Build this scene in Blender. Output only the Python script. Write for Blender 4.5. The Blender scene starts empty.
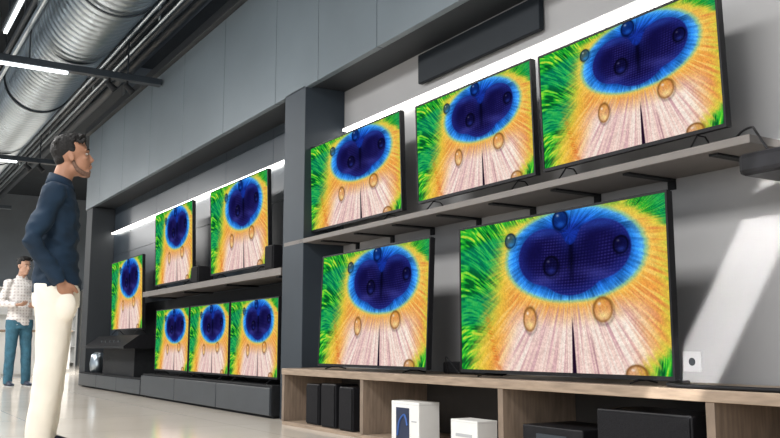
import bpy, bmesh, math, random
import numpy as np
from mathutils import Vector, Matrix, Euler, noise
random.seed(4)
sc=bpy.context.scene
sc.view_settings.view_transform='Standard'
sc.view_settings.look='None'
COL=sc.collection

# ---------------------------------------------------------------- materials
def mat(name,c,rough=.5,metal=0.,emit=None,es=0.,noise=0.,nscale=20.,bump=0.,spec=.5,stretch=(1,1,1)):
    m=bpy.data.materials.new(name); m.use_nodes=True
    nt=m.node_tree; b=nt.nodes['Principled BSDF']
    b.inputs['Base Color'].default_value=(*c,1); b.inputs['Roughness'].default_value=rough
    b.inputs['Metallic'].default_value=metal; b.inputs['Specular IOR Level'].default_value=spec
    if emit is not None:
        b.inputs['Emission Color'].default_value=(*emit,1); b.inputs['Emission Strength'].default_value=es
    if noise or bump:
        tc=nt.nodes.new('ShaderNodeTexCoord'); mp=nt.nodes.new('ShaderNodeMapping')
        mp.inputs['Scale'].default_value=stretch
        n=nt.nodes.new('ShaderNodeTexNoise'); n.inputs['Scale'].default_value=nscale; n.inputs['Detail'].default_value=6
        nt.links.new(tc.outputs['Object'],mp.inputs['Vector']); nt.links.new(mp.outputs['Vector'],n.inputs['Vector'])
        if noise:
            r=nt.nodes.new('ShaderNodeValToRGB')
            r.color_ramp.elements[0].position=.3; r.color_ramp.elements[1].position=.7
            r.color_ramp.elements[0].color=(*[max(0,x*(1-noise)) for x in c],1)
            r.color_ramp.elements[1].color=(*[min(1,x*(1+noise)) for x in c],1)
            nt.links.new(n.outputs['Fac'],r.inputs['Fac']); nt.links.new(r.outputs['Color'],b.inputs['Base Color'])
        if bump:
            bp=nt.nodes.new('ShaderNodeBump'); bp.inputs['Strength'].default_value=bump; bp.inputs['Distance'].default_value=.01
            nt.links.new(n.outputs['Fac'],bp.inputs['Height']); nt.links.new(bp.outputs['Normal'],b.inputs['Normal'])
    return m
M={}
M['wall']=mat('wall_paint',(.34,.338,.343),.65,noise=.05,nscale=1.5,spec=.3)
M['wall_dark']=mat('wall_panel_dark',(.030,.041,.054),.28,noise=.12,nscale=1.2,spec=.35)
M['bulk']=mat('bulkhead_panel',(.120,.148,.170),.38,noise=.12,nscale=.8,spec=.4)
M['soffit']=mat('soffit_dark',(.018,.022,.027),.6,noise=.1,nscale=2)
M['pillar']=mat('pillar_paint',(.032,.042,.054),.5,noise=.1,nscale=2,spec=.3)
M['ceil']=mat('ceiling_dark',(.016,.022,.029),.9,noise=.2,nscale=2)
M['black']=mat('black_plastic',(.010,.010,.012),.45,noise=.2,nscale=30,spec=.2)
M['matteblack']=mat('matte_black',(.014,.015,.017),.6,noise=.2,nscale=30,spec=.2)
M['cloth_grille']=mat('speaker_cloth',(.012,.012,.014),.9,noise=.4,nscale=220,bump=.4,spec=.2)
M['steel']=mat('galvanised_steel',(.43,.49,.54),.33,metal=1,noise=.08,nscale=2)
M['shelf']=mat('shelf_laminate',(.17,.155,.145),.5,noise=.05,nscale=10,spec=.3)
M['greyprint']=mat('grey_print',(.45,.46,.48),.5,noise=.05,nscale=10)
M['darkpanel']=mat('dark_wall_board',(.014,.018,.023),.5,noise=.1,nscale=3,spec=.15)
M['darkdrawer']=mat('drawer_laminate',(.045,.052,.060),.35,noise=.1,nscale=6)
M['darkbeam']=mat('beam_paint',(.025,.034,.045),.5,noise=.1,nscale=6)
M['led']=mat('led_light',(1,1,1),.5,emit=(1,.97,.90),es=13)
M['tube']=mat('tube_light',(1,1,1),.5,emit=(.9,.97,1),es=4)
M['white']=mat('white_card',(.78,.78,.76),.5,noise=.03,nscale=10)
M['whitepl']=mat('white_plastic',(.75,.75,.73),.35,noise=.02,nscale=10)
M['socket']=mat('socket_plastic',(.46,.46,.47),.4,noise=.02,nscale=10)
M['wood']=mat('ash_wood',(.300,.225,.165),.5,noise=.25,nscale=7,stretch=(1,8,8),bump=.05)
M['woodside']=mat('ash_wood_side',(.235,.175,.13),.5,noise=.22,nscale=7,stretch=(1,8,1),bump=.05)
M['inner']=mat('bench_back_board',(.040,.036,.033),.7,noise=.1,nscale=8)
M['skin']=mat('skin',(.35,.18,.115),.55,noise=.08,nscale=30,spec=.3)
M['skin2']=mat('skin_light',(.50,.29,.20),.5,noise=.08,nscale=30)
M['beard']=mat('short_stubble',(.15,.085,.060),.8,noise=.35,nscale=160,bump=.2)
M['hair']=mat('dark_hair',(.010,.009,.009),.6,noise=.5,nscale=60,bump=.6,stretch=(1,1,4),spec=.25)
M['shirt']=mat('navy_cotton',(.006,.020,.042),.8,noise=.25,nscale=9,bump=.35,spec=.3)
M['cream']=mat('cream_chino',(.76,.71,.62),.85,noise=.04,nscale=7,bump=.3)
M['denim']=mat('blue_denim',(.040,.13,.19),.85,noise=.3,nscale=14,bump=.3)
M['shoe']=mat('dark_shoe',(.02,.03,.06),.5,noise=.2,nscale=20)
M['sole']=mat('pale_sole',(.6,.6,.58),.6,noise=.05,nscale=20)
M['eye']=mat('eye_white',(.38,.35,.33),.3,noise=.02,nscale=10)
M['iris']=mat('dark_iris',(.02,.012,.01),.2,noise=.2,nscale=10)
M['lip']=mat('lip',(.30,.13,.10),.5,noise=.05,nscale=10)
M['blue']=mat('blue_print',(.04,.12,.40),.5,noise=.1,nscale=10)
M['navyprint']=mat('navy_print',(.012,.022,.06),.4,noise=.2,nscale=10)
M['farwall']=mat('far_wall',(.13,.15,.17),.7,noise=.15,nscale=1)
def plaid():
    m=bpy.data.materials.new('plaid_cotton'); m.use_nodes=True; nt=m.node_tree; b=nt.nodes['Principled BSDF']
    b.inputs['Roughness'].default_value=.85
    tc=nt.nodes.new('ShaderNodeTexCoord'); cols=[]
    for d in ('X','Y','Z'):
        w=nt.nodes.new('ShaderNodeTexWave'); w.bands_direction=d; w.inputs['Scale'].default_value=7.5; w.inputs['Distortion'].default_value=1.5
        nt.links.new(tc.outputs['Object'],w.inputs['Vector']); cols.append(w)
    mx=nt.nodes.new('ShaderNodeMath'); mx.operation='ADD'; nt.links.new(cols[1].outputs['Fac'],mx.inputs[0]); nt.links.new(cols[2].outputs['Fac'],mx.inputs[1])
    r=nt.nodes.new('ShaderNodeValToRGB'); r.color_ramp.elements[0].position=.05; r.color_ramp.elements[1].position=.60
    r.color_ramp.elements[0].color=(.50,.44,.43,1); r.color_ramp.elements[1].color=(.76,.73,.71,1)
    hm=nt.nodes.new('ShaderNodeMath'); hm.operation='MULTIPLY'; hm.inputs[1].default_value=.6
    nt.links.new(mx.outputs[0],hm.inputs[0]); nt.links.new(hm.outputs[0],r.inputs['Fac']); nt.links.new(r.outputs['Color'],b.inputs['Base Color'])
    return m
M['plaid']=plaid()
def floor_mat():
    m=bpy.data.materials.new('floor_tile'); m.use_nodes=True; nt=m.node_tree; b=nt.nodes['Principled BSDF']
    tc=nt.nodes.new('ShaderNodeTexCoord'); br=nt.nodes.new('ShaderNodeTexBrick')
    br.offset=0; br.inputs['Scale'].default_value=1; br.inputs['Brick Width'].default_value=1.2; br.inputs['Row Height'].default_value=1.2
    br.inputs['Mortar Size'].default_value=.004
    br.inputs['Color1'].default_value=(.83,.755,.66,1); br.inputs['Color2'].default_value=(.80,.725,.63,1); br.inputs['Mortar'].default_value=(.6,.55,.5,1)
    n=nt.nodes.new('ShaderNodeTexNoise'); n.inputs['Scale'].default_value=1.3; n.inputs['Detail'].default_value=8
    cr=nt.nodes.new('ShaderNodeValToRGB'); cr.color_ramp.elements[0].position=.3; cr.color_ramp.elements[1].position=.7
    cr.color_ramp.elements[0].color=(.90,.90,.90,1); cr.color_ramp.elements[1].color=(1,1,1,1)
    mx=nt.nodes.new('ShaderNodeMix'); mx.data_type='RGBA'; mx.blend_type='MULTIPLY'; mx.inputs[0].default_value=1
    nt.links.new(tc.outputs['Object'],br.inputs['Vector']); nt.links.new(tc.outputs['Object'],n.inputs['Vector'])
    nt.links.new(n.outputs['Fac'],cr.inputs['Fac'])
    nt.links.new(br.outputs['Color'],mx.inputs[6]); nt.links.new(cr.outputs['Color'],mx.inputs[7]); nt.links.new(mx.outputs[2],b.inputs['Base Color'])
    b.inputs['Roughness'].default_value=.12
    return m
M['floor']=floor_mat()
def screen_mat():
    m=bpy.data.materials.new('lit_screen'); m.use_nodes=True; nt=m.node_tree; b=nt.nodes['Principled BSDF']
    b.inputs['Base Color'].default_value=(.001,.001,.001,1); b.inputs['Roughness'].default_value=.05; b.inputs['Specular IOR Level'].default_value=.0
    a=nt.nodes.new('ShaderNodeVertexColor'); a.layer_name='picture'
    nt.links.new(a.outputs['Color'],b.inputs['Emission Color']); b.inputs['Emission Strength'].default_value=1.05
    return m
M['screen']=screen_mat()

# ---------------------------------------------------------------- geometry
def mesh_obj(name,geos,material,smooth=False,parent=None,loc=(0,0,0),rot=(0,0,0),voxel=None,smooth_iter=0,fold=None):
    V=[];F=[]
    for g in geos:
        o=len(V); V+= [tuple(v) for v in g[0]]; F+=[tuple(i+o for i in f) for f in g[1]]
    me=bpy.data.meshes.new(name); me.from_pydata(V,[],F); me.update()
    me.materials.append(material)
    bm=bmesh.new(); bm.from_mesh(me); bmesh.ops.recalc_face_normals(bm,faces=bm.faces); bm.to_mesh(me); bm.free()
    ob=bpy.data.objects.new(name,me); COL.objects.link(ob)
    if voxel:
        md=ob.modifiers.new('r','REMESH'); md.mode='VOXEL'; md.voxel_size=voxel
        if smooth_iter:
            s=ob.modifiers.new('s','SMOOTH'); s.factor=.5; s.iterations=smooth_iter
        dg=bpy.context.evaluated_depsgraph_get(); nm=bpy.data.meshes.new_from_object(ob.evaluated_get(dg))
        ob.modifiers.clear(); ob.data=nm; nm.name=name
        if not nm.materials: nm.materials.append(material)
        else: nm.materials[0]=material
    if fold:
        amp,fn=fold; me=ob.data; co=[(v.co.copy(),v.normal.copy()) for v in me.vertices]
        for v,(c,n) in zip(me.vertices,co): v.co=c+n*amp*fn(c)
        me.update()
    if smooth:
        ob.data.polygons.foreach_set('use_smooth',[True]*len(ob.data.polygons))
    ob.location=loc; ob.rotation_euler=rot
    if parent: ob.parent=parent
    return ob
def box(lo,hi,mi=0,bev=0.):
    bm=bmesh.new(); bmesh.ops.create_cube(bm,size=1)
    for v in bm.verts:
        v.co=Vector([lo[i]+(hi[i]-lo[i])*(v.co[i]+.5) for i in range(3)])
    if bev: bmesh.ops.bevel(bm,geom=list(bm.edges),offset=bev,segments=2,affect='EDGES',profile=.5)
    bm.verts.index_update()
    g=([v.co.copy() for v in bm.verts],[tuple(v.index for v in f.verts) for f in bm.faces]); bm.free(); return g
def ell(c,r,n=20,rot=None):
    V=[];F=[]; rings=n//2+1
    for i in range(1,rings):
        t=math.pi*i/rings
        for j in range(n):
            a=2*math.pi*j/n
            V.append(Vector((math.sin(t)*math.cos(a)*r[0],math.sin(t)*math.sin(a)*r[1],math.cos(t)*r[2])))
    V.append(Vector((0,0,r[2]))); V.append(Vector((0,0,-r[2])))
    for i in range(rings-2):
        for j in range(n):
            F.append((i*n+j,(i+1)*n+j,(i+1)*n+(j+1)%n,i*n+(j+1)%n))
    T=len(V)-2
    for j in range(n):
        F.append((T,j,(j+1)%n)); F.append((T+1,(rings-2)*n+(j+1)%n,(rings-2)*n+j))
    if rot is not None:
        R=Euler(rot).to_matrix(); V=[R@v for v in V]
    return ([v+Vector(c) for v in V],F)
def tube(path,rad,n=14,ref=None):
    P=[Vector(p) for p in path]; V=[];F=[]
    if not isinstance(rad,(list,)): rad=[rad]*len(P)
    prev=None
    for i,p in enumerate(P):
        t=(P[min(i+1,len(P)-1)]-P[max(i-1,0)]).normalized()
        if ref is not None: s=Vector(ref)
        elif prev is not None: s=prev
        else: s=Vector((0,0,1)) if abs(t.z)<.8 else Vector((1,0,0))
        s=(s-t*s.dot(t)).normalized(); prev=s; q=t.cross(s)
        r=rad[i]; a,b=(r if isinstance(r,tuple) else (r,r))
        for j in range(n):
            an=2*math.pi*j/n; V.append(p+s*a*math.cos(an)+q*b*math.sin(an))
    for i in range(len(P)-1):
        for j in range(n): F.append((i*n+j,i*n+(j+1)%n,(i+1)*n+(j+1)%n,(i+1)*n+j))
    F.append(tuple(range(n-1,-1,-1))); F.append(tuple((len(P)-1)*n+j for j in range(n)))
    return (V,F)
def smoothpath(P,k=6):
    P=[Vector(p) for p in P]; out=[]
    for i in range(len(P)-1):
        p0=P[max(i-1,0)];p1=P[i];p2=P[i+1];p3=P[min(i+2,len(P)-1)]
        for j in range(k):
            t=j/k; out.append(.5*((2*p1)+(p2-p0)*t+(2*p0-5*p1+4*p2-p3)*t*t+(3*p1-p0-3*p2+p3)*t**3))
    out.append(P[-1]); return out
def tag(ob,label,cat,group=None):
    ob['label']=label; ob['category']=cat
    if group: ob['group']=group
    return ob
def struct(ob): ob['kind']='structure'; return ob
def empty(name,loc,rot=(0,0,0)):
    e=bpy.data.objects.new(name,None); e.empty_display_size=.1; e.location=loc; e.rotation_euler=rot; COL.objects.link(e); return e

# ---------------------------------------------------------------- setting
YW=3.25
struct(mesh_obj('floor',[box((-27,-7,-.1),(4,8.2,0))],M['floor']))
struct(mesh_obj('ceiling',[box((-27,-7,4.9),(4,8.2,5.0))],M['ceil']))
struct(mesh_obj('wall_right',[box((-6.1,YW,0),(4,YW+.15,4.9))],M['wall']))
g=[]
x=-13.3
while x<-6.15:
    for z0,z1 in ((0,.62),(.625,1.24),(1.245,1.86),(1.865,2.48),(2.485,3.6)):
        g.append(box((x,YW,z0),(min(x+1.195,-6.1),YW+.15,z1)))
    x+=1.2
struct(mesh_obj('wall_back',g,M['wall_dark']))
struct(mesh_obj('wall_far',[box((-27,-7,0),(-26.8,8.2,4.9))],M['farwall']))
struct(mesh_obj('wall_side',[box((-26.8,8.0,0),(-13.3,8.2,4.9)),box((-13.5,YW+.16,0),(-13.3,8.0,4.9))],M['farwall']))
g=[]; seams=[-13.3,-12.5,-11.3,-10.1,-8.9,-7.7,-6.5,-5.72,-4.85,-3.8,-2.6,-1.4,-.2,1,2.2,4]
for a,b in zip(seams[:-1],seams[1:]): g.append(box((a+.004,2.90,2.56),(b-.004,2.95,3.70),0,.003))
struct(mesh_obj('trim_1',g,M['bulk']))
struct(mesh_obj('trim_2',[box((-13.3,2.95,2.575),(4,YW,2.62)),box((-13.3,2.95,2.62),(4,3.0,3.74))],M['soffit']))
struct(mesh_obj('trim_3',[box((-13.3,2.84,3.70),(4,3.25,3.80),0,.005)],M['soffit']))
struct(mesh_obj('trim_4',[box((-6.30,2.90,0),(-5.93,YW,2.575),0,.004)],M['pillar']))
struct(mesh_obj('trim_5',[box((-13.3,2.92,0),(-12.95,YW,2.56),0,.004)],M['soffit']))
struct(mesh_obj('trim_6',[box((-12.3,3.2,0),(-6.32,3.25,1.10))],M['matteblack']))

# ---------------------------------------------------------------- LED strips
for a,b,z,t in ((-5.88,3.9,2.235,.015),(-12.94,-6.33,2.19,.011)):
    e=empty('led_strip_light',((a+b)/2,3.225,z)); w=(b-a)/2
    mesh_obj('light_housing',[box((-w,-.02,t),(w,.025,t+.008))],M['whitepl'],parent=e)
    mesh_obj('light_diffuser',[box((-w,-.02,0),(w,.025,t),0,.003)],M['led'],parent=e)
    tag(e,'long white glowing strip light along the wall above the screens','strip light','wall strip lights')
e=empty('wall_board',(-4.18,YW,2.335))
mesh_obj('board_panel',[box((-.62,-.05,0),(.62,-.012,.205),0,.006)],M['darkpanel'],parent=e)
mesh_obj('mounting_rail',[box((-.5,-.012,.08),(.5,0,.12))],M['black'],parent=e)
tag(e,'plain dark rectangular board mounted high on the grey wall','wall board')

# ---------------------------------------------------------------- screen picture
def picture():
    W,Hn=560,316
    u,v=np.meshgrid(np.linspace(0,1,W),np.linspace(0,1,Hn)); x=u*1.78
    def ss(a,b,t):
        t=np.clip((t-a)/(b-a),0,1); return t*t*(3-2*t)
    rs=np.random.RandomState(3)
    def vn(a,b,na,nb):
        T=rs.rand(na+2,nb+2)
        a=np.clip(a,0,.9999)*na; b=np.clip(b,0,.9999)*nb
        i=a.astype(int); j=b.astype(int); fa=a-i; fb=b-j; fa=fa*fa*(3-2*fa); fb=fb*fb*(3-2*fb)
        return (T[i,j]*(1-fa)+T[i+1,j]*fa)*(1-fb)+(T[i,j+1]*(1-fa)+T[i+1,j+1]*fa)*fb
    cx0,cy0=1.06,.24
    dx=x-cx0; dy=v-cy0; r=np.hypot(dx,dy)
    ang=np.arctan2(dy+.10,dx); an=(ang+np.pi)/(2*np.pi)
    fine=vn(an,r/1.5,480,10); mid=vn(an,r/1.5,240,6); big=vn(an,r/1.5,30,2); cell=vn(an,r/1.5,420,170)
    st=(fine*.50+mid*.38+big*.12-.5)*2.4
    O=np.ones(x.shape+(3,))
    C=lambda *c:O*np.array(c)[None,None,:]
    def mix(A,B,w): return A*(1-w[...,None])+B*w[...,None]
    img=C(.95,.66,.30)
    img=mix(img,C(1.,.81,.46),ss(-.1,.55,st)*.8)
    img=mix(img,C(.85,.46,.27),ss(.05,.65,-st)*.6)
    fa_=np.arctan2(v-.22,x-1.07); fan=(fa_+np.pi)/(2*np.pi); fr=np.hypot(v-.22,x-1.07)
    fs=(vn(fan,fr/1.5,440,4)*.5+vn(fan,fr/1.5,200,3)*.5-.5)*2.4
    wp=ss(.50,.70,v-.05*np.cos((x-1.0)*3)+.03*fs)*ss(.40,.64,x+.40*(v-.7)+.03*fs)*(1-ss(1.44,1.76,x-.12*(v-.6)+.03*fs))
    pk=mix(C(.96,.85,.81),C(.82,.65,.69),ss(.05,.55,fs)); pk=mix(pk,C(1,.96,.92),ss(.0,.55,-fs))
    pk=mix(pk,C(.90,.76,.77),vn(x/1.8,v,7,4)*.4)
    img=mix(img,pk,wp*.95)
    img=mix(img,C(.66,.48,.56),np.exp(-((x-1.06)/.24)**2-((v-.64)/.07)**2)*.40*ss(-.3,.5,fs))
    qx=x-.62; qv=v-.30
    an2=(np.arctan2(qv+.25*qx*qx,qx-.9)+np.pi)/(2*np.pi); r2=np.hypot(qv,qx-.9)
    an2=(an2+.035*np.sin(r2*3.2))%1.0
    gf=vn(an2,r2/1.9,900,34); gm=vn(an2,r2/1.9,460,16); gs=(gf*.55+gm*.45-.5)*2.6
    zone=vn(x/1.8,v,5,5)
    gr=mix(C(.12,.64,.20),C(.36,.84,.22),ss(-.1,.5,gs)); gr=mix(gr,C(.01,.26,.16),ss(.05,.5,-gs)*.75)
    gr=mix(gr,C(.94,.88,.28),ss(.30,.75,gs)*.65*ss(.15,.6,zone)); gr=mix(gr,C(.05,.58,.50),ss(.45,.2,zone)*.45)
    # green wraps left side and runs over the top edge above the eye
    edge=.34+.05*np.sin(v*4+1)+.16*(1-v)**3-.12*ss(.55,1,v)
    top=(.05-v)/.05
    img=mix(img,C(.90,.80,.26),(1-ss(edge-.02,edge+.22,x+.05*st))*.9)
    img=mix(img,C(.86,.82,.26),ss(-1.4,.4,top+.3*st)*.8)
    img=mix(img,gr,1-ss(edge-.16,edge+.08,x+.06*st))
    img=mix(img,gr,ss(-.1,.9,top+.3*st)*.85)
    img=mix(img,C(.80,.36,.14),np.exp(-((x-.20-.20*v*v)/.03)**2)*ss(.35,.8,v)*.5*ss(-.4,.3,gs))
    wr=x+.30*(1-ss(0,.22,v))+.16*ss(.80,1.0,v)+.05*st
    img=mix(img,C(.86,.80,.28),ss(1.66,1.80,wr)*.9); img=mix(img,gr,ss(1.77,1.88,wr))
    def rho(cx,cy,a,b): return np.sqrt(((x-cx)/a)**2+((v-cy)/b)**2)
    big2=vn(an,r/1.5,12,1)
    R=rho(1.06,.275,.585,.298)+.05*(big2-.5)+.014*st
    img=mix(img,C(.95,.82,.36),(1-ss(1.0,1.16,R))*.6)
    img=mix(img,C(.45,.76,.66),(1-ss(.97,1.05,R))*.8)
    bl=mix(C(.36,.68,.93),C(.18,.50,.88),1-ss(.86,.98,R))
    bl=mix(bl,C(.13,.36,.80),1-ss(.70,.88,R)); bl=mix(bl,C(.10,.20,.58),1-ss(.54,.72,R))
    mott=vn(an,r/1.2,60,16)-.5
    bl=bl*(1+.24*np.clip(st,-1,1)[...,None]+.40*mott[...,None])
    img=mix(img,np.clip(bl,0,1),(1-ss(.94,.985,R)))
    # dark heart of two lobes, notched on top, meeting in a rounded point
    a=rho(.845,.272,.255,.195); b=rho(1.295,.262,.260,.195); c=rho(1.07,.372,.265,.170)
    k=-np.log(np.exp(-12*a)+np.exp(-12*b)+np.exp(-12*c))/12+.06
    k=k+np.exp(-((x-1.075)/.05)**2)*ss(.0,.12,.25-v)*.50
    nv=mix(C(.085,.075,.27),C(.12,.15,.44),ss(.50,1.0,k))
    wv=np.sin((v+.10*(x-1.07)**2)*330)*.5+.5; wx=np.sin((x+.15*v)*250)*.5+.5
    nv=mix(nv,C(.28,.26,.58),ss(.40,.95,wv*.6+wx*.4)*.5*ss(.05,.6,vn(x/1.8,v,16,9)))
    nv=mix(nv,C(.015,.015,.09),np.exp(-((x-1.075)/.022)**2)*ss(.12,.22,v)*(1-ss(.36,.48,v))*.7)
    nv=mix(nv,C(.02,.02,.12),np.exp(-((x-1.08)/.12)**2-((v-.27)/.10)**2)*.40)
    nv=mix(nv,C(.30,.30,.62),np.exp(-((x-.86)/.15)**2-((v-.415+.15*(x-.86))/.035)**2)*.45+np.exp(-((x-1.28)/.15)**2-((v-.405-.15*(x-1.28))/.035)**2)*.40)
    nv=mix(nv,C(.20,.32,.70),np.exp(-((x-.82)/.15)**2-((v-.118)/.028)**2)*.45+np.exp(-((x-1.31)/.15)**2-((v-.108)/.028)**2)*.45)
    img=mix(img,img*.7,np.exp(-((k-1.04)/.05)**2)*.5)
    img=mix(img,nv,1-ss(.95,1.03,k))
    def drop(cx,cy,ra,rb,shade,lite,op=.5,gl=.8):
        nonlocal img
        q=rho(cx,cy,ra,rb)
        img=mix(img,img*.55,np.exp(-((rho(cx+.12*ra,cy+.15*rb,ra,rb)-1.0)/.14)**2)*.5)
        img=mix(img,C(*shade),(1-ss(.88,1.0,q))*op)
        img=mix(img,np.array(C(*shade))*.5,np.exp(-((q-.90)/.12)**2)*.55)
        img=mix(img,C(*lite),np.exp(-(rho(cx+.05*ra,cy+.45*rb,ra*.55,rb*.32))**2*1.4)*.8)
        img=mix(img,C(1,1,1),np.exp(-(rho(cx-.3*ra,cy-.45*rb,ra*.16,rb*.12))**2)*gl)
    drop(.90,.335,.070,.068,(.04,.04,.15),(.16,.20,.50),.55,.25)
    drop(1.46,.255,.060,.056,(.04,.04,.15),(.16,.22,.52),.55,.25)
    drop(.99,.050,.070,.066,(.03,.09,.30),(.14,.36,.76),.75,.5)
    drop(.53,.135,.056,.054,(.05,.18,.36),(.22,.52,.78),.7,.6)
    drop(.70,.665,.062,.084,(.84,.54,.22),(1.,.90,.58),.5,.7)
    drop(1.31,.625,.078,.078,(.84,.54,.24),(1.,.90,.60),.5,.7)
    drop(1.54,1.0,.08,.06,(.76,.46,.18),(1.,.84,.50),.5,.6)
    w_=np.clip(v-.72,0,1)
    sp=1-ss(.003+.030*w_,.010+.045*w_,np.abs(x-1.07-.02*(v-.7)))
    img=mix(img,C(.14,.07,.16),sp*ss(.64,.76,v))
    img=mix(img,C(.50,.32,.38),(1-ss(.002,.010,np.abs(x-1.20-.22*(v-.7))))*ss(.74,.84,v)*.45)
    img=img*(.94+.14*(cell[...,None]-.3))*(.91+.14*rs.rand(*x.shape)[...,None])
    img=np.clip(img,0,1)**2.2
    V=[(uu-.5,0,1-vv) for vv,uu in zip(v.ravel().tolist(),u.ravel().tolist())]
    F=[(j*W+i,(j+1)*W+i,(j+1)*W+i+1,j*W+i+1) for j in range(Hn-1) for i in range(W-1)]
    me=bpy.data.meshes.new('screen_panel'); me.from_pydata(V,[],F); me.update()
    at=me.color_attributes.new('picture','FLOAT_COLOR','POINT')
    arr=np.ones((W*Hn,4),dtype=np.float32); arr[:,:3]=img.reshape(-1,3)
    at.data.foreach_set('color',arr.ravel()); me.materials.append(M['screen']); return me
SCR=picture()

def tv(x0,x1,y,z0,z1,lean,foot,label,group,bz=.010):
    w=x1-x0; h=z1-z0
    e=empty('television',((x0+x1)/2,y,z0-foot))
    L=math.radians(lean)
    def T(g):
        R=Matrix.Rotation(L,3,'X'); return ([R@Vector(v)+Vector((0,0,foot)) for v in g[0]],*g[1:])
    hw=w/2; b=bz
    mesh_obj('bezel',[T(box((-hw,-.012,0),(hw,.012,b*1.6))),T(box((-hw,-.012,h-b),(hw,.012,h))),T(box((-hw,-.012,b*1.6),(-hw+b,.012,h-b))),T(box((hw-b,-.012,b*1.6),(hw,.012,h-b)))],M['black'],parent=e)
    mesh_obj('rear_housing',[T(box((-hw+.003,.0125,.003),(hw-.003,.025,h-.003))),T(box((-hw*.7,.025,h*.08),(hw*.7,.065,h*.62),0,.012))],M['matteblack'],parent=e)
    s=bpy.data.objects.new('screen_panel',SCR); COL.objects.link(s); s.parent=e
    s.scale=(w-2*b,1,h-2.6*b); s.rotation_euler=(L,0,0)
    s.location=Matrix.Rotation(L,3,'X')@Vector((0,-.008,b*1.6))+Vector((0,0,foot))
    for sx in (-1,1):
        mesh_obj('foot',[tube([(sx*hw*.72,-.05,.004),(sx*hw*.72,.0,foot-.004),(sx*hw*.72,.05,foot-.004),(sx*hw*.72,.11,.004)],.004,8)],M['black'],parent=e)
    tag(e,label,'television',group); return e
up='televisions on the upper shelf'; lo='televisions on the low bench'
tv(-3.76,-2.35,2.78,.425,1.185,0,.020,'very large black-framed television showing a feather close-up on wooden bench',lo)
tv(-5.45,-4.11,2.80,.425,1.185,-2.5,.020,'large black-framed television tilted back on the wooden bench',lo)
tv(-3.30,-2.20,2.98,1.44,2.05,1.8,.070,'flat television above the very large screen, showing a feather close-up',up)
tv(-4.46,-3.36,2.98,1.435,2.06,1.5,.065,'flat television in the middle of the upper shelf',up)
tv(-6.0+.02,-4.64,2.98,1.42,2.08,1.5,.050,'flat television on the upper shelf next to the dark pillar',up)
lu='televisions on the short wall shelf'
tv(-8.10,-6.72,2.98,1.235,2.06,2,.055,'flat television on the short shelf next to small black speakers',lu)
tv(-9.90,-8.62,2.98,1.235,2.06,2,.055,'flat television on the far end of the short shelf',lu)
tv(-11.78,-10.35,2.98,.76,1.65,2,.06,'flat television standing by itself on the black console',None)
lp='televisions on the dark drawer plinth'
for a,b in ((-9.55,-8.46),(-8.43,-7.38),(-7.35,-6.33)):
    tv(a,b,2.90,.30,.95,0,.045,'small flat television standing on the dark drawer plinth',lp)

# ---------------------------------------------------------------- shelves
e=empty('wall_shelf',(-4.0,3.08,1.335))
mesh_obj('shelf_board',[box((-2.28,-.18,.0),(1.95,.17,.035),0,.003)],M['shelf'],parent=e)
for xx in [-5.7,-5.2,-4.7,-4.2,-3.7,-3.2,-2.72,-2.25]:
    mesh_obj('bracket',[box((-.022,-.14,-.010),(.022,.17,0),0,.002),box((-.022,.158,-.05),(.022,.17,-.0102),0,.002)],M['matteblack'],parent=e,loc=(xx+4.0,0,0))
tag(e,'long taupe wall shelf on slim black brackets holding three televisions','shelf')
e=empty('wall_shelf',(-8.2,3.08,1.12))
mesh_obj('shelf_board',[box((-1.95,-.18,.0),(1.87,.17,.06),0,.003)],M['shelf'],parent=e)
for xx in (-1.8,-.6,.6,1.75):
    mesh_obj('bracket',[box((-.03,-.15,-.014),(.03,.17,0),0,.002),box((-.03,.158,-.06),(.03,.17,-.0142),0,.002)],M['matteblack'],parent=e,loc=(xx,0,0))
tag(e,'short taupe shelf on the dark tiled wall holding two televisions','shelf')

# ---------------------------------------------------------------- bench
e=empty('media_bench',(-3.4,2.95,0))
bx0,bx1=-5.89,-1.1
mesh_obj('bench_top',[box((bx0+3.4,-.23,.355),(bx1+3.4,.27,.40),0,.003)],M['wood'],parent=e)
mesh_obj('bottom_board',[box((bx0+3.4,-.22,.0),(bx1+3.4,.27,.025),0,.002)],M['wood'],parent=e)
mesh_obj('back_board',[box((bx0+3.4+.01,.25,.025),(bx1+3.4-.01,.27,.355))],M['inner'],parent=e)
for xx in (-5.89,-4.75,-3.40,-2.18,-1.14):
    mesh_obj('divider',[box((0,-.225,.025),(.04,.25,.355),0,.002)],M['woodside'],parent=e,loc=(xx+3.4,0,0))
tag(e,'long low ash wood media bench with open compartments','bench')

def speaker(x,y,z,w,d,h,label,group=None):
    e=empty('speaker',(x,y,z))
    mesh_obj('speaker_cabinet',[box((-w/2,-d/2,0),(w/2,d/2,h),0,.006)],M['black'],parent=e)
    mesh_obj('speaker_grille',[box((-w/2+.008,-d/2-.008,.01),(w/2-.008,-d/2,h-.01),0,.003)],M['cloth_grille'],parent=e)
    tag(e,label,'speaker',group); return e
gs='speakers inside the bench'
speaker(-5.49,2.86,.025,.19,.17,.275,'small black loudspeaker inside the wooden bench',gs)
speaker(-5.22,2.84,.025,.20,.17,.285,'small black loudspeaker inside the wooden bench',gs)
speaker(-4.96,2.83,.025,.18,.17,.275,'small black loudspeaker inside the wooden bench',gs)
speaker(-2.53,2.90,.025,.50,.26,.27,'wide black subwoofer inside the wooden bench',gs)
e=empty('audio_receiver',(-3.06,2.92,.025))
mesh_obj('receiver_case',[box((-.20,-.16,.012),(.20,.16,.17),0,.006)],M['black'],parent=e)
mesh_obj('receiver_display',[box((-.1,-.164,.10),(.1,-.16,.135))],M['darkbeam'],parent=e)
for sx in (-.14,.14): mesh_obj('control_knob',[tube([(sx,-.16,.075),(sx,-.18,.075)],.024,16)],M['matteblack'],parent=e)
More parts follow.
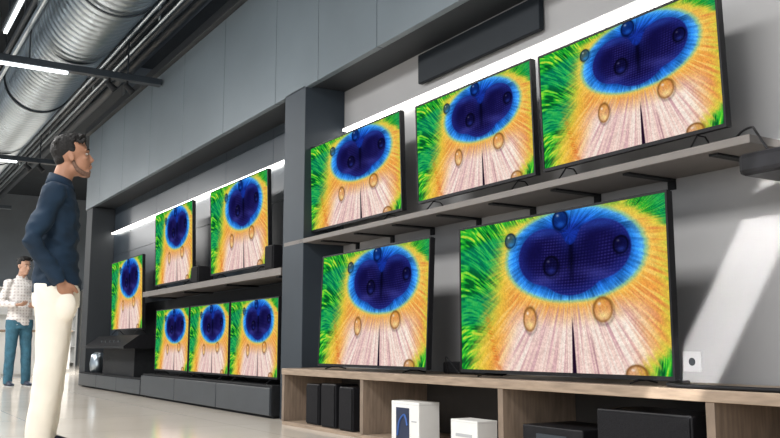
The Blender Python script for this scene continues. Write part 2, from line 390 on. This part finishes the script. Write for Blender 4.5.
for sx in (-.16,.16):
    for sy in (-.12,.12): mesh_obj('foot',[tube([(sx,sy,0),(sx,sy,.013)],.015,10)],M['black'],parent=e)
tag(e,'low black audio receiver in an open bench compartment','audio receiver')
def carton(x,y,z,w,d,h,rz,label,phone):
    e=empty('product_box',(x,y,z),(0,0,rz))
    mesh_obj('carton',[box((-w/2,-d/2,0),(w/2,d/2,h),0,.003)],M['white'],parent=e)
    mesh_obj('lid_seam',[box((-w/2-.001,-d/2-.001,h*.93),(w/2+.001,d/2+.001,h*.935))],M['greyprint'],parent=e)
    if phone:
        mesh_obj('device_picture',[box((-w*.32,-d/2-.002,h*.03),(w*.16,-d/2,h*.84),0,.0008)],M['navyprint'],parent=e)
        mesh_obj('device_picture_glow',[tube(smoothpath([(-w*.26,-d/2-.003,h*.12),(-w*.18,-d/2-.003,h*.5),(-w*.0,-d/2-.003,h*.66),(w*.10,-d/2-.003,h*.4)]),.006,6)],M['blue'],parent=e)
        mesh_obj('printed_band',[box((w*.24,-d/2-.002,h*.50),(w*.42,-d/2,h*.53))],M['greyprint'],parent=e)
    else:
        mesh_obj('printed_band',[box((-w*.3,-d/2-.002,h*.45),(w*.3,-d/2,h*.55))],M['greyprint'],parent=e)
    tag(e,label,'box','cartons inside the bench')
carton(-4.275,2.82,.025,.29,.14,.22,0,'white carton printed with a dark blue device picture',True)
carton(-3.72,2.82,.025,.23,.13,.155,0,'low white carton with grey print',False)

e=empty('soundbar',(-4.0,3.04,.40))
mesh_obj('soundbar_body',[box((-.24,-.05,.0),(.24,.05,.07),0,.012)],M['black'],parent=e)
mesh_obj('soundbar_grille',[box((-.22,-.054,.01),(.22,-.049,.06))],M['cloth_grille'],parent=e)
tag(e,'short black soundbar lying on the bench between televisions','soundbar')
def cable(pts,label,r=.006):
    c=mesh_obj('power_cable',[tube(smoothpath(pts),r,8)],M['black'],smooth=True); tag(c,label,'cable','loose black cables')
cable([(-2.52,3.05,.4085),(-2.44,2.84,.4085),(-2.34,2.745,.4085),(-2.15,2.735,.4085),(-1.9,2.74,.4085),(-1.5,2.77,.4085)],'thin black cable lying along the top of the bench',.0085)
cable([(-4.05,2.9,.405),(-4.02,2.86,.50),(-3.95,2.9,.41),(-3.88,2.86,.47),(-3.82,2.92,.405)],'loose black cable looped on the bench between screens',.0035)
cable([(-2.24,3.04,1.376),(-2.16,3.00,1.41),(-2.08,2.96,1.41),(-2.02,2.90,1.37),(-1.96,2.88,1.285)],'thin black cable drooping over the shelf end',.005)
e=empty('audio_device',(-1.70,2.92,1.19))
mesh_obj('device_case',[box((-.34,-.12,0),(.5,.2,.085),0,.02)],M['black'],parent=e)
mesh_obj('mounting_bracket',[box((-.1,.18,-.04),(.1,.33,.03))],M['matteblack'],parent=e)
tag(e,'black slim device with rounded corners bracketed to the wall','audio device')
e=empty('wall_socket',(-2.655,YW,.445))
mesh_obj('socket_plate',[box((-.05,-.005,0),(.05,0,.09),0,.002)],M['socket'],parent=e)
mesh_obj('socket_recess',[tube([(0,-.0062,.045),(0,-.004,.045)],.018,20)],M['darkdrawer'],parent=e)
tag(e,'small grey power socket on the wall above the bench','power socket')
gg='small speakers on the short shelf'
speaker(-8.42,3.0,1.18,.20,.16,.17,'small black speaker between two televisions on the short shelf',gg)
speaker(-6.56,2.98,1.18,.16,.16,.20,'small black speaker at the end of the short shelf',gg)

# ---------------------------------------------------------------- dark plinth cabinets
for (a,b,h) in ((-9.84,-6.34,.255),(-12.9,-9.87,.20)):
    e=empty('drawer_plinth',((a+b)/2,3.02,0)); w=(b-a)/2
    mesh_obj('plinth_body',[box((-w,-.17,.02),(w,.17,h),0,.003),box((-w+.03,-.14,0),(w-.03,.17,.02))],M['matteblack'],parent=e)
    n=3; dw=2*w/n
    for i in range(n):
        mesh_obj('drawer',[box((-w+i*dw+.006,-.19,.025),(-w+(i+1)*dw-.006,-.17,h-.02),0,.003)],M['darkdrawer'],parent=e)
    tag(e,'low dark grey drawer plinth under the televisions','cabinet','dark drawer plinths')
e=empty('display_console',(-11.1,3.0,.20))
mesh_obj('console_base',[box((-.75,-.10,.0),(.72,.18,.36),0,.004)],M['matteblack'],parent=e)
prof=[(-.28,.33),(-.28,.36),(-.10,.49),(.19,.50),(.19,.33)]
V=[(xx,a,b) for xx in (-1.0,.9) for a,b in prof]
mesh_obj('console_slope',[(V,[(0,1,2,3,4),(9,8,7,6,5)]+[(i,(i+1)%5,5+(i+1)%5,5+i) for i in range(5)])],M['black'],parent=e)
for i in range(5): mesh_obj('console_button',[box((-.4+i*.2,-.22,.395),(-.36+i*.2,-.20,.425),0,.003)],M['darkdrawer'],parent=e)
tag(e,'black audio display console with a sloped top','display console')
e=empty('tabletop_speaker',(-12.45,2.98,.20))
mesh_obj('speaker_shell',[tube([(0,0,0),(0,0,.02),(0,0,.12),(0,0,.24),(0,0,.27)],[.075,.10,.11,.09,.05],20)],M['steel'],smooth=True,parent=e)
mesh_obj('speaker_top',[tube([(0,0,.269),(0,0,.275)],.04,16)],M['greyprint'],parent=e)
tag(e,'small rounded silver speaker standing on the dark plinth','speaker')

# ---------------------------------------------------------------- ceiling services
def duct(y,z,r,x0,x1,rib,label):
    path=[];rad=[]; x=x0
    while x<x1:
        for k,(dx,dr) in enumerate(((0,0),(rib*.08,.0),(rib*.60,.0),(rib*.70,.009),(rib*.80,.012),(rib*.90,.009))):
            path.append((x+dx,y,z)); rad.append(r+dr)
        x+=rib
    e=empty('ventilation_duct',((x0+x1)/2,y,z-r)); mx=(x0+x1)/2
    mesh_obj('duct_pipe',[tube([(p[0]-mx,0,r) for p in path],rad,64)],M['steel'],parent=e,smooth=True)
    for i in range(int((x1-x0)/4)):
        xx=x0+1+i*4-mx
        mesh_obj('hanger_strap',[tube([(xx-.012,0,r),(xx+.012,0,r)],r+.024,48),box((xx-.008,-r-.02,r),(xx+.008,-r-.01,4.9-z+r)),box((xx-.008,r+.01,r),(xx+.008,r+.02,4.9-z+r))],M['darkbeam'],parent=e)
    tag(e,label,'ventilation duct','ceiling ducts')
duct(1.93,4.06,.415,-25,-2,.13,'large round galvanised spiral ventilation duct under the ceiling')
duct(.62,4.40,.24,-25,-2,.12,'smaller round galvanised spiral duct under the ceiling')
def pipe(y,z,r,label,m='darkbeam'):
    g=[tube([(-25,y,z),(0,y,z)],r,12)]
    for i in range(8): g.append(box((-24+i*3,y-.01,z),(-23.98+i*3,y+.01,4.9)))
    tag(mesh_obj('ceiling_pipe',g,M[m],smooth=True),label,'pipe','ceiling pipes')
pipe(2.45,4.00,.024,'thin steel pipe hung beneath the ceiling','steel')
pipe(2.54,4.02,.024,'thin dark pipe hung beneath the ceiling')
pipe(2.63,4.02,.022,'thin steel pipe hung beneath the ceiling','steel')
pipe(2.76,4.12,.04,'thin dark pipe hung beneath the ceiling')
pipe(1.40,3.9,.030,'thin steel pipe hung beneath the ceiling','steel')
pipe(1.28,3.80,.025,'thin dark pipe hung beneath the ceiling')
pipe(.30,3.9,.05,'thin steel pipe hung beneath the ceiling','steel')
pipe(3.1,4.4,.08,'thick dark pipe hung beneath the ceiling')
for i,xx in enumerate((-3.5,-9.7,-15.0,-20.5)):
    e=empty('light_beam',(xx,.0,3.54))
    mesh_obj('beam_channel',[box((-.05,-5,0),(.05,2.88,.075),0,.004)]+[box((-.008,yy-.008,.075),(.008,yy+.008,1.36)) for yy in (-4,-1.2,.3,1.45,2.5)],M['darkbeam'],parent=e)
    for a,b in ((-1.6,-.3),(.15,2.15 if i>1 else 1.85)):
        mesh_obj('tube_lamp',[box((-.025,a,-.028),(.025,b,-.001),0,.006)],M['tube'],parent=e)
    for yy in (2.3,2.5):
        mesh_obj('spot_lamp',[tube([(0,yy,.002),(0,yy,-.04),(-.005,yy-.02,-.045),(.02,yy+.06,-.13)],[.012,.012,.03,.04],14)],M['matteblack'],parent=e)
    tag(e,'black hanging lighting beam with white tube lamps','ceiling light','hanging lighting beams')
for xx in (-6.3,-8.3,-10.9,-12.9):
    e=empty('linear_lamp',(xx,1.12,3.66))
    mesh_obj('lamp_housing',[box((-.8,-.035,.0),(.8,.035,.05),0,.005)]+[box((q-.006,-.006,.05),(q+.006,.006,1.24)) for q in (-.6,.6)],M['darkbeam'],parent=e)
    mesh_obj('lamp_tube',[box((-.78,-.018,-.022),(.78,.018,-.001),0,.006)],M['tube'],parent=e)
    tag(e,'slim white linear tube lamp hung beneath the ceiling','ceiling light','linear tube lamps')
e=empty('cable_tray',(-12,2.72,4.45))
mesh_obj('tray_channel',[box((-13,-.12,0),(11,.12,.012)),box((-13,-.12,0),(11,-.11,.07)),box((-13,.11,0),(11,.12,.07))]+[box((-12+i*3,-.13,0),(-11.98+i*3,-.12,.45)) for i in range(8)],M['darkbeam'],parent=e)
tag(e,'dark metal cable tray hanging beneath the ceiling','cable tray')

# ---------------------------------------------------------------- people
def hand(w,d,side,ref,curl=.5,s=1.):
    w=Vector(w); d=Vector(d).normalized(); nrm=Vector(ref); nrm=(nrm-d*nrm.dot(d)).normalized(); lat=d.cross(nrm)*side
    g=[tube([w-d*.01,w+d*.03,w+d*.065,w+d*.09*s],[(.016,.026),(.016,.036),(.014,.041),(.011,.038)],14,ref=tuple(nrm))]
    for i,(off,L) in enumerate(((.031,.070),(.0105,.080),(-.0105,.074),(-.031,.058))):
        b=w+d*.080+lat*off; P=[b]; seg=L/3
        for k in range(3):
            a=curl*(.35+.35*k); dd=(d*math.cos(a*(1+.1*i))+nrm*math.sin(a*(1+.1*i))+lat*off*1.2).normalized(); P.append(P[-1]+dd*seg)
        g.append(tube(P,[.0095,.009,.0082,.0065],10))
    b=w+d*.02+lat*.024; t1=b+(d*.7+lat*.8).normalized()*.035
    P=[b,t1,t1+(d*.95+lat*.25+nrm*.3).normalized()*.03,t1+(d*.95+lat*.2+nrm*.4).normalized()*.055]
    g.append(tube(P,[.014,.012,.0105,.008],10)); return g
def person(loc,yaw,S,J,mt,label,head_pitch=0,head_yaw=0,belly=.14,beard=False):
    e=empty('person',loc,(0,0,yaw)); e.scale=(S,S,S)
    hc=Vector(J.get('head',(.045,0,1.675)))
    RH=Matrix.Rotation(head_yaw,3,'Z')@Matrix.Rotation(-head_pitch,3,'Y')
    def HT(g): return ([RH@Vector(v)+hc for v in g[0]],*g[1:])
    head=[ell((-.012,0,.035),(.096,.076,.094),28),ell((.030,0,-.025),(.060,.058,.085),24),
          ell((.048,0,-.094),(.038,.034,.027),18),ell((.006,0,-.066),(.060,.056,.044),18),
          tube([(.080,0,.022),(.092,0,-.004),(.105,0,-.026),(.090,0,-.036)],[.008,.0095,.011,.008],12),
          ell((.090,.0,-.032),(.011,.016,.008),12),ell((.077,0,.030),(.019,.050,.010),14),
          ell((.089,0,-.057),(.009,.020,.006),12),ell((.088,0,-.069),(.009,.019,.007),12),
          ell((.060,.036,-.018),(.020,.020,.018),12),ell((.060,-.036,-.018),(.020,.020,.018),12),
          ell((-.010,.076,-.008),(.018,.008,.029),14,rot=(0,-.15,.2)),ell((-.010,-.076,-.008),(.018,.008,.029),14,rot=(0,-.15,-.2))]
    body=[HT(g) for g in head]
    body.append(tube([(hc.x-.070,0,1.42),(hc.x-.060,0,1.52),(hc.x-.035,0,1.60),(hc.x-.02,0,1.65)],[(.050,.060),(.056,.055),(.054,.051),(.053,.050)],20,ref=(1,0,0)))
    tor=[(.84,.09,.14),(.95,.09,.14),(1.08,.085,.125),(1.22,.085,.14),(1.36,.080,.15),(1.43,.058,.13),(1.47,.040,.07)]
    body.append(tube([(-.015,0,z) for z,a,b in tor],[(a,b) for z,a,b in tor],24,ref=(1,0,0)))
    for s,k in ((-1,'r'),(1,'l')):
        sh,el_,wr=[Vector(v) for v in J[k+'arm']]
        body.append(tube([sh,(sh+el_)/2,el_,(el_+wr)/2,wr],[.042,.038,.033,.030,.024],14))
        hd=Vector(J[k+'hand'])
        body+=hand(wr,hd,J.get(k+'thumb',1),J.get(k+'norm',(0,-s,0)),J.get('curl',.5))
        hp,kn,an=[Vector(v) for v in J[k+'leg']]
        body.append(tube([hp+Vector((0,0,.02)),(hp*.55+kn*.45),kn,kn*.6+an*.4,an],[.085,.068,.050,.050,.034],16,ref=(1,0,0)))
    mesh_obj('body',body,mt['skin'],smooth=True,parent=e,voxel=.0052,smooth_iter=2)
    for s in (-1,1):
        mesh_obj('eye',[HT(ell((.0755,s*.029,.008),(.010,.012,.006),14))],M['eye'],smooth=True,parent=e)
        mesh_obj('iris',[HT(ell((.0835,s*.029,.008),(.004,.006,.0055),10))],M['iris'],smooth=True,parent=e)
        mesh_obj('eyebrow',[HT(tube([(.091,s*.012,.030),(.090,s*.028,.036),(.077,s*.048,.029)],[.004,.005,.003],8))],M['hair'],smooth=True,parent=e)
    mesh_obj('mouth',[HT(ell((.0925,0,-.063),(.006,.017,.006),12))],M['lip'],smooth=True,parent=e)
    if beard:
        B=[(-.004,.060,-.020),(.002,.060,-.050),(.018,.051,-.082),(.045,.032,-.103),(.068,.012,-.108)]
        P=B+[(a,-b,c) for a,b,c in reversed(B)]
        g=[tube(P,[(.007,.008),(.010,.010),(.014,.014),(.015,.015),(.017,.017),(.017,.017),(.015,.015),(.014,.014),(.010,.010),(.007,.008)],14),
           ell((.075,0,-.093),(.013,.022,.013),14),
           tube([(.079,.026,-.070),(.091,.015,-.049),(.093,0,-.046),(.091,-.015,-.049),(.079,-.026,-.070)],[.003,.004,.004,.004,.003],8)]
        mesh_obj('beard',[HT(q) for q in g],M['beard'],smooth=True,parent=e,voxel=.004,smooth_iter=1)
    hair=[ell((-.030,0,.052),(.090,.079,.089),28),ell((-.062,0,.004),(.044,.062,.060),22),ell((.014,0,.102),(.070,.058,.038),22),
          ell((.052,0,.102),(.034,.046,.026),18),ell((-.002,.069,.044),(.022,.011,.030),14),ell((-.002,-.069,.044),(.022,.011,.030),14)]
    for i in range(150):
        a=random.uniform(-1.35,1.35); xx=random.uniform(-.09,.076); q=math.sqrt(max(.1,1-((xx+.01)/.122)**2))
        Y_=.066*math.sin(a); Z_=.060+.078*math.cos(a)*q; up_=.006+.009*max(0,xx/.07)
        hair.append(tube([(xx-.010,Y_,Z_-.008),(xx+.002,Y_*1.05,Z_+.004),(xx+.013,Y_*1.07+random.uniform(-.005,.005),Z_+up_)],[.0075,.006,.003],7))
    mesh_obj('hair',[HT(g) for g in hair],M['hair'],smooth=True,parent=e,voxel=.0036,smooth_iter=1)
    zb=J.get('hem',.84)
    T=[(zb,belly,.178),(zb+.06,belly+.002,.180),(1.0,belly-.004,.168),(1.10,belly-.010,.162),(1.22,belly-.006,.172),(1.34,belly-.010,.182),(1.41,belly-.026,.184),(1.455,.092,.156),(1.49,.072,.106),(1.51,.062,.072)]
    g=[tube([(J.get('back',-.01)*math.sin((z-zb)*3),0,z) for z,a,b in T],[(a,b) for z,a,b in T],32,ref=(1,0,0))]
    for k in 'rl':
        sh,el_,wr=[Vector(v) for v in J[k+'arm']]
        d=(wr-el_).normalized()
        pts=smoothpath([sh,(sh+el_)/2,el_,(el_+wr)/2,wr-d*.005],3); n=len(pts)
        rr=[.064-.026*(i/(n-1))+.004*math.sin(i*2.3) for i in range(n)]
        g.append(tube(pts,rr,18)); g.append(ell(sh,(.067,.064,.062),16))
    def shf(c):
        a=noise.noise(Vector((c.x*5+c.z*4,c.y*5,c.z*9)))
        b=noise.noise(Vector((c.x*13-c.z*14,c.y*13,c.z*19+3)))
        r1=1-abs(noise.noise(Vector((c.x*7+c.z*8,c.y*6+4,c.z*11))))*3.2
        return a*.5+b*.6+r1*.6-.2
    mesh_obj('shirt',g,mt['shirt'],smooth=True,parent=e,voxel=.0075,smooth_iter=2,fold=(.011,shf))
    V=[];F=[];n=30
    for i in range(n+1):
        a=.30+(2*math.pi-.60)*i/n; fr=math.cos(a)
        for (r,z) in ((.061,1.495-.010*fr),(.059,1.545-.022*fr),(.062,1.547-.022*fr),(.082,1.506-.034*max(fr,0)),(.079,1.501-.034*max(fr,0))):
            V.append((hc.x-.062+r*fr*1.02,r*math.sin(a)*1.0,z))
    for i in range(n):
        for k in range(4): F.append((i*5+k,(i+1)*5+k,(i+1)*5+k+1,i*5+k+1))
    mesh_obj('shirt_collar',[(V,F)],mt['shirt'],smooth=True,parent=e)
    g=[tube([(0,0,.80),(0,0,.88),(0,0,.98),(0,0,1.02)],[(.125,.162),(.128,.166),(.110,.150),(.10,.14)],28,ref=(1,0,0))]
    if J.get('pocket'):
        for s in (-1,1): g.append(ell((.052,s*.148,.800),(.062,.046,.084),16))
    for k in 'rl':
        hp,kn,an=[Vector(v) for v in J[k+'leg']]
        g.append(tube([hp+Vector((0,0,.02)),hp*.8+kn*.2,hp*.5+kn*.5,kn,kn*.5+an*.5,an+Vector((0,0,.02)),an+Vector((.0,0,-.045))],[(.118,.098),(.110,.094),(.092,.084),(.078,.072),(.073,.066),(.070,.062),(.072,.060)],22,ref=(1,0,0)))
    def trf(c):
        return .5*noise.noise(Vector((c.x*8,c.y*8+c.z*4,c.z*5)))+.6*(1-3*abs(noise.noise(Vector((c.x*6+c.z*4,c.y*6,c.z*7+8)))))-.2
    mesh_obj('trousers',g,mt['trousers'],smooth=True,parent=e,voxel=.0075,smooth_iter=3,fold=(.0055,trf))
    for k in 'rl':
        an=Vector(J[k+'leg'][2])
        up=[tube([(an.x-.07,an.y,.045),(an.x-.02,an.y,.06),(an.x+.06,an.y,.05),(an.x+.14,an.y,.035),(an.x+.18,an.y,.03)],[(.035,.034),(.045,.040),(.038,.042),(.026,.044),(.015,.028)],16,ref=(0,0,1)),ell((an.x-.01,an.y,.08),(.05,.042,.04),14)]
        sh=mesh_obj('shoe',up,M['shoe'],smooth=True,parent=e,voxel=.007,smooth_iter=2)
        mesh_obj('shoe_sole',[tube([(an.x-.088,an.y,.009),(an.x-.05,an.y,.009),(an.x+.03,an.y,.009),(an.x+.12,an.y,.009),(an.x+.195,an.y,.009)],[(.009,.03),(.009,.041),(.009,.036),(.009,.048),(.009,.02)],12,ref=(0,0,1))],M['sole'],smooth=True,parent=sh)
    tag(e,label,'person'); return e
Jm=dict(head=(.050,0,1.665),rarm=[(-.035,-.172,1.425),(-.125,-.235,1.14),(.030,-.190,.925)],larm=[(-.035,.172,1.425),(-.12,.235,1.14),(.03,.190,.925)],
        rhand=(.32,.40,-.86),lhand=(.32,-.40,-.86),rnorm=(0,1,0),lnorm=(0,-1,0),rthumb=1,lthumb=-1,curl=.1,back=-.02,pocket=True,hem=.885,
        rleg=[(0,-.085,.90),(-.01,-.095,.5),(-.05,-.10,.085)],lleg=[(0,.085,.90),(.0,.095,.5),(-.03,.11,.085)])
person((-4.98,.955,0),math.radians(77),.960,Jm,dict(skin=M['skin'],shirt=M['shirt'],trousers=M['cream']),
       'man in navy shirt and cream trousers, hands in pockets, looking up',head_pitch=math.radians(9),belly=.128,beard=True)
Jb=dict(head=(.05,0,1.67),rarm=[(0,-.18,1.43),(-.02,-.26,1.15),(.23,-.13,1.12)],larm=[(0,.18,1.43),(-.0,.26,1.16),(.25,.10,1.10)],
        rhand=(.8,.55,.1),lhand=(.8,-.55,.1),rnorm=(0,.3,1),lnorm=(0,-.3,1),rthumb=-1,lthumb=1,curl=.9,
        rleg=[(0,-.085,.90),(.0,-.10,.5),(-.01,-.11,.085)],lleg=[(0,.085,.90),(.03,.10,.5),(.04,.115,.085)])
person((-13.15,2.05,0),math.radians(12),1.0,Jb,dict(skin=M['skin2'],shirt=M['plaid'],trousers=M['denim']),
       'young man in pale plaid shirt and blue jeans, arms bent forward',head_pitch=math.radians(-6),head_yaw=.3,belly=.135)

# ---------------------------------------------------------------- far shop fittings
def counter(x,y,w,d,h,label):
    e=empty('display_counter',(x,y,0))
    mesh_obj('counter_body',[box((-w/2+.03,-d/2+.03,.06),(w/2-.03,d/2-.03,h-.04),0,.01),box((-w/2+.08,-d/2+.08,0),(w/2-.08,d/2-.08,.06))],M['whitepl'],parent=e)
    mesh_obj('counter_top',[box((-w/2,-d/2,h-.04),(w/2,d/2,h),0,.008)],M['wood'],parent=e)
    tag(e,label,'display counter','far display counters')
counter(-17.5,2.3,1.2,1.4,.85,'white display counter with wooden top')
counter(-20.5,3.4,1.2,1.6,.9,'white display counter with wooden top')
for i,(yy) in enumerate((1.5,3.2,4.9,6.6)):
    e=empty('shelving_unit',(-26.6,yy,0))
    mesh_obj('unit_frame',[box((-.2,-.78,0),(.2,-.74,2.2)),box((-.2,.74,0),(.2,.78,2.2)),box((-.2,-.74,0),(-.17,.74,2.2)),box((-.2,-.74,2.16),(.2,.74,2.2))],M['whitepl'],parent=e)
    for k in range(5): mesh_obj('shelf_board',[box((-.17,-.74,.08+k*.45),(.2,.74,.11+k*.45))],M['whitepl'],parent=e)
    tag(e,'tall white open shelving unit against the dark wall','shelving unit','far shelving units')

# ---------------------------------------------------------------- lights
w=bpy.data.worlds.new('World'); sc.world=w; w.use_nodes=True
w.node_tree.nodes['Background'].inputs[0].default_value=(.84,.92,1.0,1); w.node_tree.nodes['Background'].inputs[1].default_value=.68
def area(name,loc,rot,sx,sy,power,c=(1,1,1),spread=None):
    l=bpy.data.lights.new(name,'AREA'); l.shape='RECTANGLE'; l.size=sx; l.size_y=sy; l.energy=power; l.color=c
    if spread: l.spread=math.radians(spread)
    o=bpy.data.objects.new(name,l); o.location=loc; o.rotation_euler=rot; COL.objects.link(o); return o
for xx in (-2,-6.5,-11.5,-17,-22):
    area('ceiling_lamp',(xx,-.6,3.45),(math.radians(8),0,0),2.5,1.0,205,(1,.985,.96))
area('ceiling_lamp',(-19,5,3.6),(0,0,0),3,3,420,(1,.98,.95))  # unseen lamp added to brighten the far area behind the young man
area('unseen_area_light',(1.5,-4.5,2.2),(math.radians(80),0,math.radians(15)),4,2.4,150,(1,.99,.97))  # broad unseen area light facing the TV wall; no window modelled
src=Vector((-.75,1.25,1.30)); tgt=Vector((-2.36,YW,.88))
o=area('wall_band_light',src,(0,0,0),.19,1.4,1.7,(1,.99,.96),1.2)  # added out-of-view area light, shaped to throw the pale band on the wall
zl=-(tgt-src).normalized()
band=Vector((.54,0,.86)).normalized(); yax=(band-zl*band.dot(zl)).normalized(); xax=yax.cross(zl)
R=Matrix((xax,yax,zl)).transposed(); o.rotation_euler=R.to_euler()

# ---------------------------------------------------------------- camera
cam=bpy.data.cameras.new('camera'); cam.sensor_width=36; cam.lens=870*36/780; cam.clip_end=200
co=bpy.data.objects.new('camera',cam); COL.objects.link(co); co.location=(0,0,.56)
co.rotation_euler=(math.radians(90+8.305),0,math.radians(90-31.793)); sc.camera=co
